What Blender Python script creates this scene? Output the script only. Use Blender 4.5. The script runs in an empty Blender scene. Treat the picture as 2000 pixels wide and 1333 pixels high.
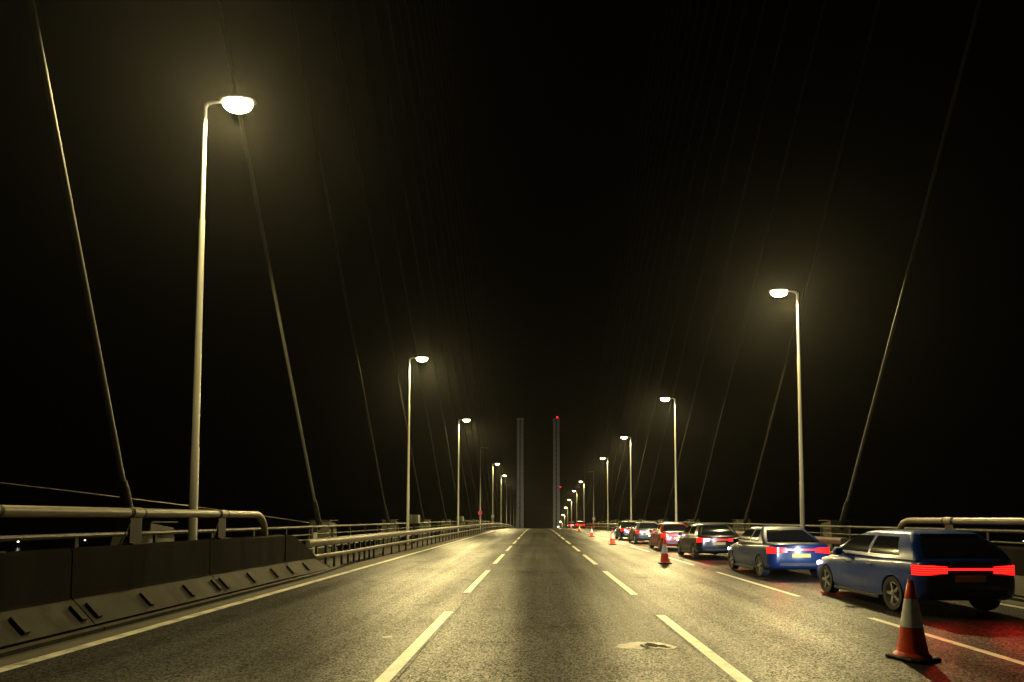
import bpy, bmesh, math, random
from mathutils import Vector, Matrix
random.seed(7)
R = math.radians
SC = bpy.context.scene
COL = SC.collection

# ------------------------------------------------------------------ camera
cam = bpy.data.cameras.new('camera')
cam.lens = 21.6; cam.sensor_width = 36.0
cam.shift_x = -0.025
cam.shift_y = 0.1445
cam.clip_start = 0.1; cam.clip_end = 12000
co = bpy.data.objects.new('camera', cam); COL.objects.link(co)
co.location = (0, 0, 1.70); co.rotation_euler = (R(93.0), 0, 0)
SC.camera = co

# ------------------------------------------------------------------ night sky
W = bpy.data.worlds.new('World'); SC.world = W; W.use_nodes = True
nt = W.node_tree
sky = nt.nodes.new('ShaderNodeTexSky'); sky.sky_type = 'NISHITA'; sky.sun_disc = False
sky.sun_elevation = R(-6.0); sky.sun_rotation = R(200)
bg = nt.nodes['Background']; bg.inputs[1].default_value = 0.02
nt.links.new(sky.outputs[0], bg.inputs[0])

# ------------------------------------------------------------------ exposure
SC.view_settings.view_transform = 'Standard'; SC.view_settings.look = 'None'
SC.view_settings.exposure = -0.35; SC.view_settings.gamma = 1.0
SC.render.engine = 'CYCLES'
SC.cycles.use_denoising = True
SC.cycles.max_bounces = 5; SC.cycles.diffuse_bounces = 2; SC.cycles.glossy_bounces = 3
SC.cycles.volume_bounces = 0
SC.cycles.sample_clamp_indirect = 4.0
SC.cycles.use_light_tree = True

LAMP_POWER = 20500.0
LAMP_COL = (1.0, 0.80, 0.33)
HEAD_POWER = 230.0
HAZE_DENSITY = 0.0001

# ------------------------------------------------------------------ materials
def mat(name, col, rough=0.6, metal=0.0, spec=0.5, var=0.0, vscale=3.0, bump=0.0, bscale=40.0,
        emit=None, estr=0.0, stretch=(1, 1, 1), coat=0.0, dirt=None, dirt_amt=0.0, dirt_scale=1.5):
    m = bpy.data.materials.new(name); m.use_nodes = True
    n = m.node_tree.nodes; l = m.node_tree.links
    b = n['Principled BSDF']
    b.inputs['Base Color'].default_value = (*col, 1)
    b.inputs['Roughness'].default_value = rough
    b.inputs['Metallic'].default_value = metal
    b.inputs['Specular IOR Level'].default_value = spec
    if coat: b.inputs['Coat Weight'].default_value = coat; b.inputs['Coat Roughness'].default_value = 0.16
    if emit:
        b.inputs['Emission Color'].default_value = (*emit, 1); b.inputs['Emission Strength'].default_value = estr
    tc = n.new('ShaderNodeTexCoord'); mp = n.new('ShaderNodeMapping'); mp.inputs['Scale'].default_value = stretch
    l.new(tc.outputs['Object'], mp.inputs['Vector'])
    cur = None
    if var:
        t = n.new('ShaderNodeTexNoise'); t.inputs['Scale'].default_value = vscale; t.inputs['Detail'].default_value = 6
        l.new(mp.outputs[0], t.inputs['Vector'])
        mr = n.new('ShaderNodeMapRange'); mr.inputs[1].default_value = .3; mr.inputs[2].default_value = .8
        mr.inputs[3].default_value = 1 - var; mr.inputs[4].default_value = 1 + var
        l.new(t.outputs[0], mr.inputs[0])
        mx = n.new('ShaderNodeMix'); mx.data_type = 'RGBA'; mx.blend_type = 'MULTIPLY'; mx.inputs[0].default_value = 1
        mx.inputs[6].default_value = (*col, 1); l.new(mr.outputs[0], mx.inputs[7]); cur = mx.outputs[2]
        mr2 = n.new('ShaderNodeMapRange'); mr2.inputs[1].default_value = .3; mr2.inputs[2].default_value = .8
        mr2.inputs[3].default_value = max(.02, rough - .1); mr2.inputs[4].default_value = min(1, rough + .1)
        l.new(t.outputs[0], mr2.inputs[0]); l.new(mr2.outputs[0], b.inputs['Roughness'])
    if dirt:
        t = n.new('ShaderNodeTexNoise'); t.inputs['Scale'].default_value = dirt_scale; t.inputs['Detail'].default_value = 8
        t.inputs['Roughness'].default_value = .65
        l.new(mp.outputs[0], t.inputs['Vector'])
        mr = n.new('ShaderNodeMapRange'); mr.inputs[1].default_value = .48; mr.inputs[2].default_value = .66
        mr.inputs[3].default_value = 0; mr.inputs[4].default_value = dirt_amt
        l.new(t.outputs[0], mr.inputs[0])
        mx = n.new('ShaderNodeMix'); mx.data_type = 'RGBA'
        l.new(mr.outputs[0], mx.inputs[0])
        if cur: l.new(cur, mx.inputs[6])
        else: mx.inputs[6].default_value = (*col, 1)
        mx.inputs[7].default_value = (*dirt, 1); cur = mx.outputs[2]
    if cur: l.new(cur, b.inputs['Base Color'])
    if bump:
        t = n.new('ShaderNodeTexNoise'); t.inputs['Scale'].default_value = bscale; t.inputs['Detail'].default_value = 5
        l.new(mp.outputs[0], t.inputs['Vector'])
        bp = n.new('ShaderNodeBump'); bp.inputs['Strength'].default_value = bump; bp.inputs['Distance'].default_value = .01
        l.new(t.outputs[0], bp.inputs['Height']); l.new(bp.outputs[0], b.inputs['Normal'])
    return m

def asphalt_mat():
    m = bpy.data.materials.new('asphalt'); m.use_nodes = True
    n = m.node_tree.nodes; l = m.node_tree.links; b = n['Principled BSDF']
    tc = n.new('ShaderNodeTexCoord')
    def noise(scale, detail, stretch=None, rough=.55):
        t = n.new('ShaderNodeTexNoise'); t.inputs['Scale'].default_value = scale; t.inputs['Detail'].default_value = detail
        t.inputs['Roughness'].default_value = rough
        if stretch:
            mp = n.new('ShaderNodeMapping'); mp.inputs['Scale'].default_value = stretch
            l.new(tc.outputs['Object'], mp.inputs[0]); l.new(mp.outputs[0], t.inputs['Vector'])
        else: l.new(tc.outputs['Object'], t.inputs['Vector'])
        return t.outputs[0]
    def rng(sock, a, bb, c, d):
        r = n.new('ShaderNodeMapRange'); l.new(sock, r.inputs[0])
        for i, v in enumerate((a, bb, c, d)): r.inputs[i + 1].default_value = v
        return r.outputs[0]
    def math_(op, a, c):
        q = n.new('ShaderNodeMath'); q.operation = op
        for i, v in enumerate((a, c)):
            if isinstance(v, (int, float)): q.inputs[i].default_value = v
            else: l.new(v, q.inputs[i])
        return q.outputs[0]
    vor = n.new('ShaderNodeTexVoronoi'); vor.inputs['Scale'].default_value = 52; l.new(tc.outputs['Object'], vor.inputs['Vector'])
    grain = rng(vor.outputs['Color'], 0, 1, .12, 2.3)
    fine = rng(noise(130, 3), .3, .7, .55, 1.45)
    streak = rng(noise(1.0, 4, (1.1, .05, 1)), .3, .7, .82, 1.18)
    blot = rng(noise(.35, 6), .3, .7, .82, 1.18)
    v = math_('MULTIPLY', math_('MULTIPLY', grain, fine), math_('MULTIPLY', streak, blot))
    mx = n.new('ShaderNodeMix'); mx.data_type = 'RGBA'; mx.blend_type = 'MULTIPLY'; mx.inputs[0].default_value = 1
    mx.inputs[6].default_value = (.018, .0165, .0135, 1); l.new(v, mx.inputs[7]); l.new(mx.outputs[2], b.inputs['Base Color'])
    rgh = math_('MULTIPLY', rng(noise(.5, 5, (1.2, .06, 1)), .3, .7, .34, .46), 1.0)
    l.new(rgh, b.inputs['Roughness']); b.inputs['Specular IOR Level'].default_value = .7
    # the stone chippings: some polished and shiny, the tar between them dull
    dif = n.new('ShaderNodeBsdfDiffuse'); l.new(mx.outputs[2], dif.inputs['Color'])
    mask = math_('MULTIPLY', rng(vor.outputs['Color'], .18, .80, .18, .98), rng(noise(60, 2), .35, .65, .55, 1.25))
    mask = math_('MULTIPLY', mask, math_('MULTIPLY', rng(noise(1.0, 4, (1.3, .045, 1)), .3, .7, .55, 1.3), rng(noise(.22, 4), .3, .7, .8, 1.15)))
    mask = math_('MULTIPLY', mask, rng(noise(.8, 3, None, .6), .60, .70, 1.0, .62))
    mk = n.new('ShaderNodeMath'); mk.operation = 'MINIMUM'; l.new(mask, mk.inputs[0]); mk.inputs[1].default_value = 1.0
    ms = n.new('ShaderNodeMixShader'); l.new(mk.outputs[0], ms.inputs[0]); l.new(dif.outputs[0], ms.inputs[1]); l.new(b.outputs[0], ms.inputs[2])
    l.new(ms.outputs[0], n['Material Output'].inputs['Surface'])
    bp = n.new('ShaderNodeBump'); bp.inputs['Strength'].default_value = .36; bp.inputs['Distance'].default_value = .010
    h = math_('ADD', math_('MULTIPLY', vor.outputs['Distance'], -.9), math_('MULTIPLY', noise(90, 3), .9))
    l.new(h, bp.inputs['Height']); l.new(bp.outputs[0], b.inputs['Normal'])
    return m

M = {}
M['asphalt'] = asphalt_mat()
M['verge'] = mat('gritty_verge', (.09, .075, .055), .9, var=.5, vscale=6, bump=.8, bscale=60, dirt=(.03, .025, .02), dirt_amt=.8)
M['paint'] = mat('road_paint', (.74, .71, .58), .5, var=.12, vscale=9, bump=.3, bscale=90, dirt=(.16, .15, .12), dirt_amt=.55, dirt_scale=7)
M['paint_worn'] = mat('worn_edge_paint', (.58, .56, .46), .6, var=.2, vscale=5, bump=.3, bscale=90, dirt=(.08, .075, .06), dirt_amt=.85, dirt_scale=3.5)
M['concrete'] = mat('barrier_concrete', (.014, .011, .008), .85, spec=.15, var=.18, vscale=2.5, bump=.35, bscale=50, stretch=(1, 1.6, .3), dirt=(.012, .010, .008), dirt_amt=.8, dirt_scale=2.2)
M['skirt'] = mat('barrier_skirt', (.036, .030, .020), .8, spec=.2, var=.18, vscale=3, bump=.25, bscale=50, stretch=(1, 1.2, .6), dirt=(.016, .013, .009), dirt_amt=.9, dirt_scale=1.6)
M['rubber'] = mat('black_rubber', (.018, .018, .018), .75, var=.3, vscale=12, bump=.2)
M['galv'] = mat('galvanised_steel', (.13, .13, .115), .42, .65, var=.18, vscale=5, stretch=(1, 1, .25), dirt=(.10, .09, .07), dirt_amt=.6)
M['pole'] = mat('painted_pole', (.74, .73, .66), .45, .1, var=.12, vscale=4, stretch=(1, 1, .2), dirt=(.25, .22, .16), dirt_amt=.35)
M['pipe'] = mat('painted_pipe', (.26, .24, .18), .42, .1, var=.14, vscale=3, stretch=(1, .3, 1), dirt=(.18, .16, .12), dirt_amt=.5, dirt_scale=2.5)
M['dark_steel'] = mat('dark_steel', (.05, .048, .045), .55, .5, var=.25, vscale=6)
M['rail_steel'] = mat('rail_steel', (.20, .19, .155), .45, .45, var=.2, vscale=4, stretch=(1, .2, 1), dirt=(.12, .10, .07), dirt_amt=.6)
M['dark_rail'] = mat('dark_rail', (.09, .088, .08), .5, .5, var=.2, vscale=4)
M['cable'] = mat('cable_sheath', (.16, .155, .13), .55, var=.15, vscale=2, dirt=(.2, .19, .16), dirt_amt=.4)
M['cable_shaded'] = mat('shaded_cable_sheath', (.045, .043, .038), .6, var=.15, vscale=2)  # same sheath with the farther cables' lack of light put into its colour
M['housing'] = mat('anchor_housing', (.13, .13, .09), .6, .1, var=.2, vscale=3, dirt=(.05, .045, .03), dirt_amt=.6)
M['pylon'] = mat('pylon_concrete', (.42, .40, .36), .85, var=.12, vscale=.5, bump=.2, bscale=3, dirt=(.26, .24, .2), dirt_amt=.4, dirt_scale=.3)
M['recess_shade'] = mat('painted_recess_shade', (.035, .033, .03), .9, var=.2, vscale=1)
M['slot'] = mat('slot_steel', (.22, .21, .18), .8, var=.2, vscale=1)
M['bowl'] = mat('lamp_bowl', (.9, .9, .85), .3, emit=(1.0, .86, .50), estr=24.0)
M['bowl_off'] = mat('unlit_bowl', (.35, .35, .33), .25)
M['red_lamp'] = mat('red_lamp', (.6, .02, .03), .3, emit=(1.0, .01, .015), estr=5)
M['cone_red'] = mat('cone_plastic', (.85, .075, .022), .42, var=.14, vscale=6, dirt=(.30, .05, .03), dirt_amt=.5, dirt_scale=5, bump=.1)
M['cone_white'] = mat('cone_sleeve', (.92, .93, .95), .3, var=.07, vscale=10, dirt=(.5, .5, .52), dirt_amt=.4, dirt_scale=8)
M['water'] = mat('river_water', (.006, .008, .010), .25, bump=.4, bscale=.3)
M['tarpatch'] = mat('broken_patch', (.27, .25, .19), .5, spec=.9, var=.3, vscale=14, bump=.5, bscale=50, dirt=(.05, .045, .035), dirt_amt=.55, dirt_scale=9)
M['patch_pale'] = mat('pale_mortar', (.62, .59, .50), .5, spec=.9, var=.3, vscale=20, bump=.9, bscale=70)
M['hole'] = mat('broken_tar', (.014, .013, .012), .9, var=.4, vscale=20, bump=1, bscale=60)
M['white'] = mat('white_plastic', (.75, .75, .70), .5, var=.08, dirt=(.4, .38, .32), dirt_amt=.4)
M['black'] = mat('black_plastic', (.012, .012, .012), .5)
M['sign_white'] = mat('sign_sheeting', (.85, .85, .85), .4)
M['sign_pink'] = mat('sign_red_lamp_tint', (.95, .09, .36), .4)  # red and blue sign faces, the lamps' pink cast put into both colours
M['sign_rose'] = mat('sign_blue_lamp_tint', (.30, .05, .22), .4)
M['grey'] = mat('sign_grey', (.3, .3, .3), .6)
M['glass'] = mat('car_glass', (.012, .014, .016), .06, spec=.6)
M['chrome'] = mat('car_trim', (.55, .55, .55), .2, .9)
M['rim'] = mat('alloy_rim', (.62, .62, .63), .3, .8)
M['plate'] = mat('number_plate', (.75, .55, .06), .4)
M['tail'] = mat('tail_lamp', (.5, .01, .01), .2, emit=(1.0, .006, .004), estr=9.0, coat=1)
M['tailbar'] = mat('tail_light_bar', (.5, .01, .01), .2, emit=(1.0, .006, .004), estr=7.0, coat=1)
M['headlamp'] = mat('head_lamp', (.9, .9, .9), .1, emit=(.8, .9, 1.0), estr=30.0, coat=1)
M['city'] = mat('far_lamp', (1, 1, 1), .5, emit=(1, .9, .75), estr=12.0)
M['added_flood'] = mat('added_flood_glass', (1, 1, 1), .3, emit=(1, .9, .7), estr=10)
def led(m):
    n = m.node_tree.nodes; l = m.node_tree.links; b = n['Principled BSDF']
    tc = n.new('ShaderNodeTexCoord'); wv = n.new('ShaderNodeTexWave'); wv.bands_direction = 'Z'; wv.inputs['Scale'].default_value = 8.5
    l.new(tc.outputs['Object'], wv.inputs['Vector'])
    r = n.new('ShaderNodeMapRange'); r.inputs[1].default_value = .3; r.inputs[2].default_value = .9; r.inputs[3].default_value = .6; r.inputs[4].default_value = 14
    l.new(wv.outputs['Fac'], r.inputs[0]); l.new(r.outputs[0], b.inputs['Emission Strength'])
led(M['tail'])
PAINTS = {k: mat(k + '_car_paint', c, .38, .0, spec=.3, coat=.45, var=.04, vscale=2) for k, c in dict(
    blue=(.006, .045, .30), navy=(.006, .028, .13), silver=(.014, .015, .018), red=(.20, .008, .007), white=(.05, .05, .054), black=(.007, .007, .008)).items()}

# ------------------------------------------------------------------ mesh helpers
class MB:
    def __init__(s): s.v = []; s.f = []
    def add(s, vs, fs):
        o = len(s.v); s.v += [tuple(v) for v in vs]; s.f += [tuple(i + o for i in f) for f in fs]; return s
    def box(s, x0, x1, y0, y1, z0, z1):
        vs = [(x, y, z) for x in (x0, x1) for y in (y0, y1) for z in (z0, z1)]
        return s.add(vs, [(0, 1, 3, 2), (4, 6, 7, 5), (0, 4, 5, 1), (2, 3, 7, 6), (0, 2, 6, 4), (1, 5, 7, 3)])
    def tube(s, pts, rad, n=10, cap=True):
        pts = [Vector(p) for p in pts]
        rad = rad if isinstance(rad, (list, tuple)) else [rad] * len(pts)
        rings = []; up = None
        for i, p in enumerate(pts):
            d = (pts[min(i + 1, len(pts) - 1)] - pts[max(i - 1, 0)]).normalized()
            if up is None: up = Vector((1, 0, 0)) if abs(d.x) < .8 else Vector((0, 0, 1))
            a = (up - d * up.dot(d)).normalized(); c = d.cross(a); up = a
            rings.append([p + (a * math.cos(2 * math.pi * k / n) + c * math.sin(2 * math.pi * k / n)) * rad[i] for k in range(n)])
        vs = [v for r in rings for v in r]; fs = []
        for i in range(len(pts) - 1):
            for k in range(n):
                q = (k + 1) % n
                fs.append((i * n + k, i * n + q, (i + 1) * n + q, (i + 1) * n + k))
        if cap: fs += [tuple(range(n))[::-1], tuple((len(pts) - 1) * n + k for k in range(n))]
        return s.add(vs, fs)
    def lathe(s, prof, c=(0, 0, 0), n=24, axis='z', cap=True):
        vs = []; fs = []
        for r, h in prof:
            for k in range(n):
                a = 2 * math.pi * k / n
                p = (r * math.cos(a), r * math.sin(a), h)
                if axis == 'x': p = (h, p[0], p[1])
                if axis == 'y': p = (p[0], h, p[1])
                vs.append((p[0] + c[0], p[1] + c[1], p[2] + c[2]))
        for i in range(len(prof) - 1):
            for k in range(n):
                q = (k + 1) % n
                fs.append((i * n + k, i * n + q, (i + 1) * n + q, (i + 1) * n + k))
        if cap: fs += [tuple(range(n))[::-1], tuple((len(prof) - 1) * n + k for k in range(n))]
        return s.add(vs, fs)
    def extrude(s, prof, path, close=True):
        """sweep a closed (x,z) profile along y stations: path = list of (y, dx, dz)"""
        n = len(prof); vs = [(x + dx, y, z + dz) for (y, dx, dz) in path for x, z in prof]; fs = []
        for i in range(len(path) - 1):
            for k in range(n):
                q = (k + 1) % n
                fs.append((i * n + k, i * n + q, (i + 1) * n + q, (i + 1) * n + k))
        if close: fs += [tuple(range(n))[::-1], tuple((len(path) - 1) * n + k for k in range(n))]
        return s.add(vs, fs)
    def mesh(s, name, m, smooth=False, bevel=0.0):
        me = bpy.data.meshes.new(name); me.from_pydata(s.v, [], s.f); me.update()
        bm = bmesh.new(); bm.from_mesh(me)
        bmesh.ops.recalc_face_normals(bm, faces=bm.faces)
        if bevel:
            bmesh.ops.bevel(bm, geom=[e for e in bm.edges if len(e.link_faces) == 2 and e.calc_face_angle(0) > .6], offset=bevel, segments=2, affect='EDGES', profile=.6)
        if smooth:
            for f in bm.faces: f.smooth = True
            for e in bm.edges:
                if len(e.link_faces) == 2 and e.calc_face_angle(0) > R(38): e.smooth = False
        bm.to_mesh(me); bm.free()
        me.materials.append(m); return me
    def build(s, name, m, parent=None, smooth=False, bevel=0.0, loc=None):
        o = bpy.data.objects.new(name, s.mesh(name, m, smooth, bevel)); COL.objects.link(o)
        if parent: o.parent = parent
        if loc: o.location = loc
        return o

def tag(o, label=None, cat=None, group=None, kind=None):
    if label: o['label'] = label
    if cat: o['category'] = cat
    if group: o['group'] = group
    if kind: o['kind'] = kind
    return o
def thing(name, label, cat, loc=(0, 0, 0), rz=0, group=None):
    o = bpy.data.objects.new(name, None); COL.objects.link(o); o.empty_display_size = .2
    o.location = loc; o.rotation_euler = (0, 0, rz); return tag(o, label, cat, group)
def inst(src_mesh, name, parent, loc=(0, 0, 0), rz=0):
    o = bpy.data.objects.new(name, src_mesh); COL.objects.link(o); o.parent = parent
    o.location = loc; o.rotation_euler = (0, 0, rz); return o
def copy_tree(o, parent=None):
    c = o.copy(); COL.objects.link(c)
    if parent: c.parent = parent
    for ch in list(o.children): copy_tree(ch, c)
    return c

ORD = ['nearest', 'second', 'third', 'fourth', 'fifth', 'sixth', 'seventh', 'eighth', 'ninth', 'tenth', 'eleventh', 'twelfth',
       'thirteenth', 'fourteenth', 'fifteenth', 'sixteenth', 'seventeenth', 'eighteenth', 'nineteenth', 'twentieth']

# ------------------------------------------------------------------ road profile
def rz(y):
    z = .0045 * y
    yy = min(y, 240)
    if yy > 70: z -= (yy - 70) ** 2 / 8000
    if yy > 140: z -= (yy - 140) ** 2 / 3500
    if y > 240: z -= (y - 240) * ((240 - 70) / 4000 + 2 * 100 / 3500)
    return z
def ys(a, b, step=2.0):
    n = max(1, int(round((b - a) / step))); return [a + (b - a) * i / n for i in range(n + 1)]
def strip(x0, x1, a, b, z, step=2.0):
    m = MB(); st = ys(a, b, step)
    vs = [(x, y, rz(y) + z) for y in st for x in (x0, x1)]
    m.add(vs, [(2 * i, 2 * i + 1, 2 * i + 3, 2 * i + 2) for i in range(len(st) - 1)]); return m

tag(strip(-6.55, 9.80, -25, 440, 0).build('road', M['asphalt']), kind='structure')
ex = MB(); ex.v = []; 
for x0, x1, nm in ((-10.6, -6.55, 'left_verge'), (9.80, 14.3, 'right_verge')):
    m = MB(); m.extrude([(x0, -.6), (x1, -.6), (x1, -.03), (x0, -.03)], [(y, 0, rz(y)) for y in ys(-25, 440, 3)])
    tag(m.build(nm, M['verge']), kind='structure')
m = MB(); m.extrude([(-10.9, -3.2), (14.6, -3.2), (14.6, -.62), (-10.9, -.62)], [(y, 0, rz(y)) for y in ys(-25, 445, 5)])
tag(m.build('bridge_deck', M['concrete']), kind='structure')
w = MB(); w.add([(-3000, -1000, -58), (3000, -1000, -58), (3000, 5000, -58), (-3000, 5000, -58)], [(0, 1, 2, 3)])
tag(w.build('river_water', M['water']), kind='structure')
# painted lines
def dashes(x, w, first, nm, a=-8, b=300):
    m = MB(); k = 0; y = first - 9 * 4
    while y < b:
        s = strip(x - w / 2, x + w / 2, y, y + 6.1, .004, 1.5); m.add(s.v, s.f); y += 9
    tag(m.build(nm, M['paint']), kind='structure')
dashes(-1.62, .16, 14.2, 'lane_marking'); dashes(2.16, .16, 13.8, 'lane_marking'); dashes(5.69, .13, 13.5, 'lane_marking')
tag(strip(-6.12, -5.92, -20, 330, .004, 2).build('edge_line', M['paint_worn']), kind='structure')
tag(strip(9.13, 9.29, -20, 330, .004, 2).build('edge_line', M['paint_worn']), kind='structure')
# thin tar seam beside the lane lines
sm = MB()
for x in (-1.50, 2.03):
    y = -6.0
    while y < 90:
        L = random.uniform(.4, 1.6); wd = random.uniform(.010, .022); dx = random.uniform(-.012, .012)
        s = strip(x + dx, x + dx + wd, y, y + L, .0025, 1); sm.add(s.v, s.f); y += L + random.uniform(.02, .25)
tag(sm.build('pavement_seam', M['hole']), kind='structure')

# road studs in the gaps between the dashes
smb = MB(); smb.add([(-.06, -.06, 0), (.06, -.06, 0), (.06, .06, 0), (-.06, .06, 0), (-.04, -.035, .018), (.04, -.035, .018), (.04, .035, .018), (-.04, .035, .018)],
    [(0, 1, 2, 3), (4, 7, 6, 5), (0, 4, 5, 1), (1, 5, 6, 2), (2, 6, 7, 3), (3, 7, 4, 0)])
stud_me = smb.mesh('road_stud', M['dark_steel']); sl = MB(); sl.box(-.03, .03, -.043, -.030, .006, .014); lens_me = sl.mesh('lens', M['white'])
for x, f, side, yy in ((-1.62, 12.7, 'left dashed line', (21.6, 39.6)), (2.16, 12.4, 'middle dashed line', (21.4, 39.4)), (5.69, 12.1, 'dashed line beside the cones', (21.1, 39.1))):
    for i, y in enumerate(yy):
        t = thing('road_stud', '%s flat road stud in the gaps of the %s' % (('nearer', 'farther')[i], side), 'road stud', (x, y, rz(y)), 0, 'road studs between the lane dashes')
        inst(stud_me, 'stud_casting', t); inst(lens_me, 'lens', t)

# broken surface patch in the middle lane, a scrap on the left lane
def blob(cx, cy, rx, ry, z, n=40, seed=1, ph=0.35, rot=0):
    rnd = random.Random(seed); a = [rnd.uniform(0, 6.28) for _ in range(4)]
    vs = []
    for k in range(n):
        t = 2 * math.pi * k / n
        r = 1 + ph * (.5 * math.sin(2 * t + a[0]) + .3 * math.sin(3 * t + a[1]) + .25 * math.sin(7 * t + a[2]) + .2 * math.sin(11 * t + a[3]))
        x, y = rx * r * math.cos(t), ry * r * math.sin(t)
        x, y = x * math.cos(rot) - y * math.sin(rot), x * math.sin(rot) + y * math.cos(rot)
        vs.append((cx + x, cy + y, rz(cy + y) + z))
    m = MB(); m.add(vs, [tuple(range(n))]); return m
pt = thing('road_patch', 'broken pale surface patch with a dark hole in the middle lane', 'road patch', (0, 0, 0))
blob(1.42, 8.32, .34, .24, .003, seed=3, ph=.2, rot=.1).build('worn_surface', M['tarpatch'], pt)
blob(1.62, 8.27, .21, .17, .006, seed=5, ph=.35, rot=.1).build('pale_filling', M['patch_pale'], pt)
hm = blob(1.56, 8.30, .12, .13, .009, seed=9, ph=.6)
for i in range(7):
    q = blob(1.57 + random.uniform(-.2, .16), 8.30 + random.uniform(-.16, .14), random.uniform(.02, .05), random.uniform(.03, .07), .009, n=14, seed=20 + i, ph=.6); hm.add(q.v, q.f)
hm.build('hole', M['hole'], pt)
sc = MB(); sc.add([(-.06, -.04, 0), (.09, -.02, .004), (.06, .05, .012), (-.07, .03, .006), (-.06, -.04, .004), (.09, -.02, .008), (.06, .05, .017), (-.07, .03, .011)],
    [(0, 1, 2, 3), (4, 7, 6, 5), (0, 4, 5, 1), (1, 5, 6, 2), (2, 6, 7, 3), (3, 7, 4, 0)])
tag(sc.build('litter_scrap', M['white'], loc=(-2.15, 8.85, rz(8.85) + .002)), 'small white scrap lying in the left lane beside the dashed line', 'litter')

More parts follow.
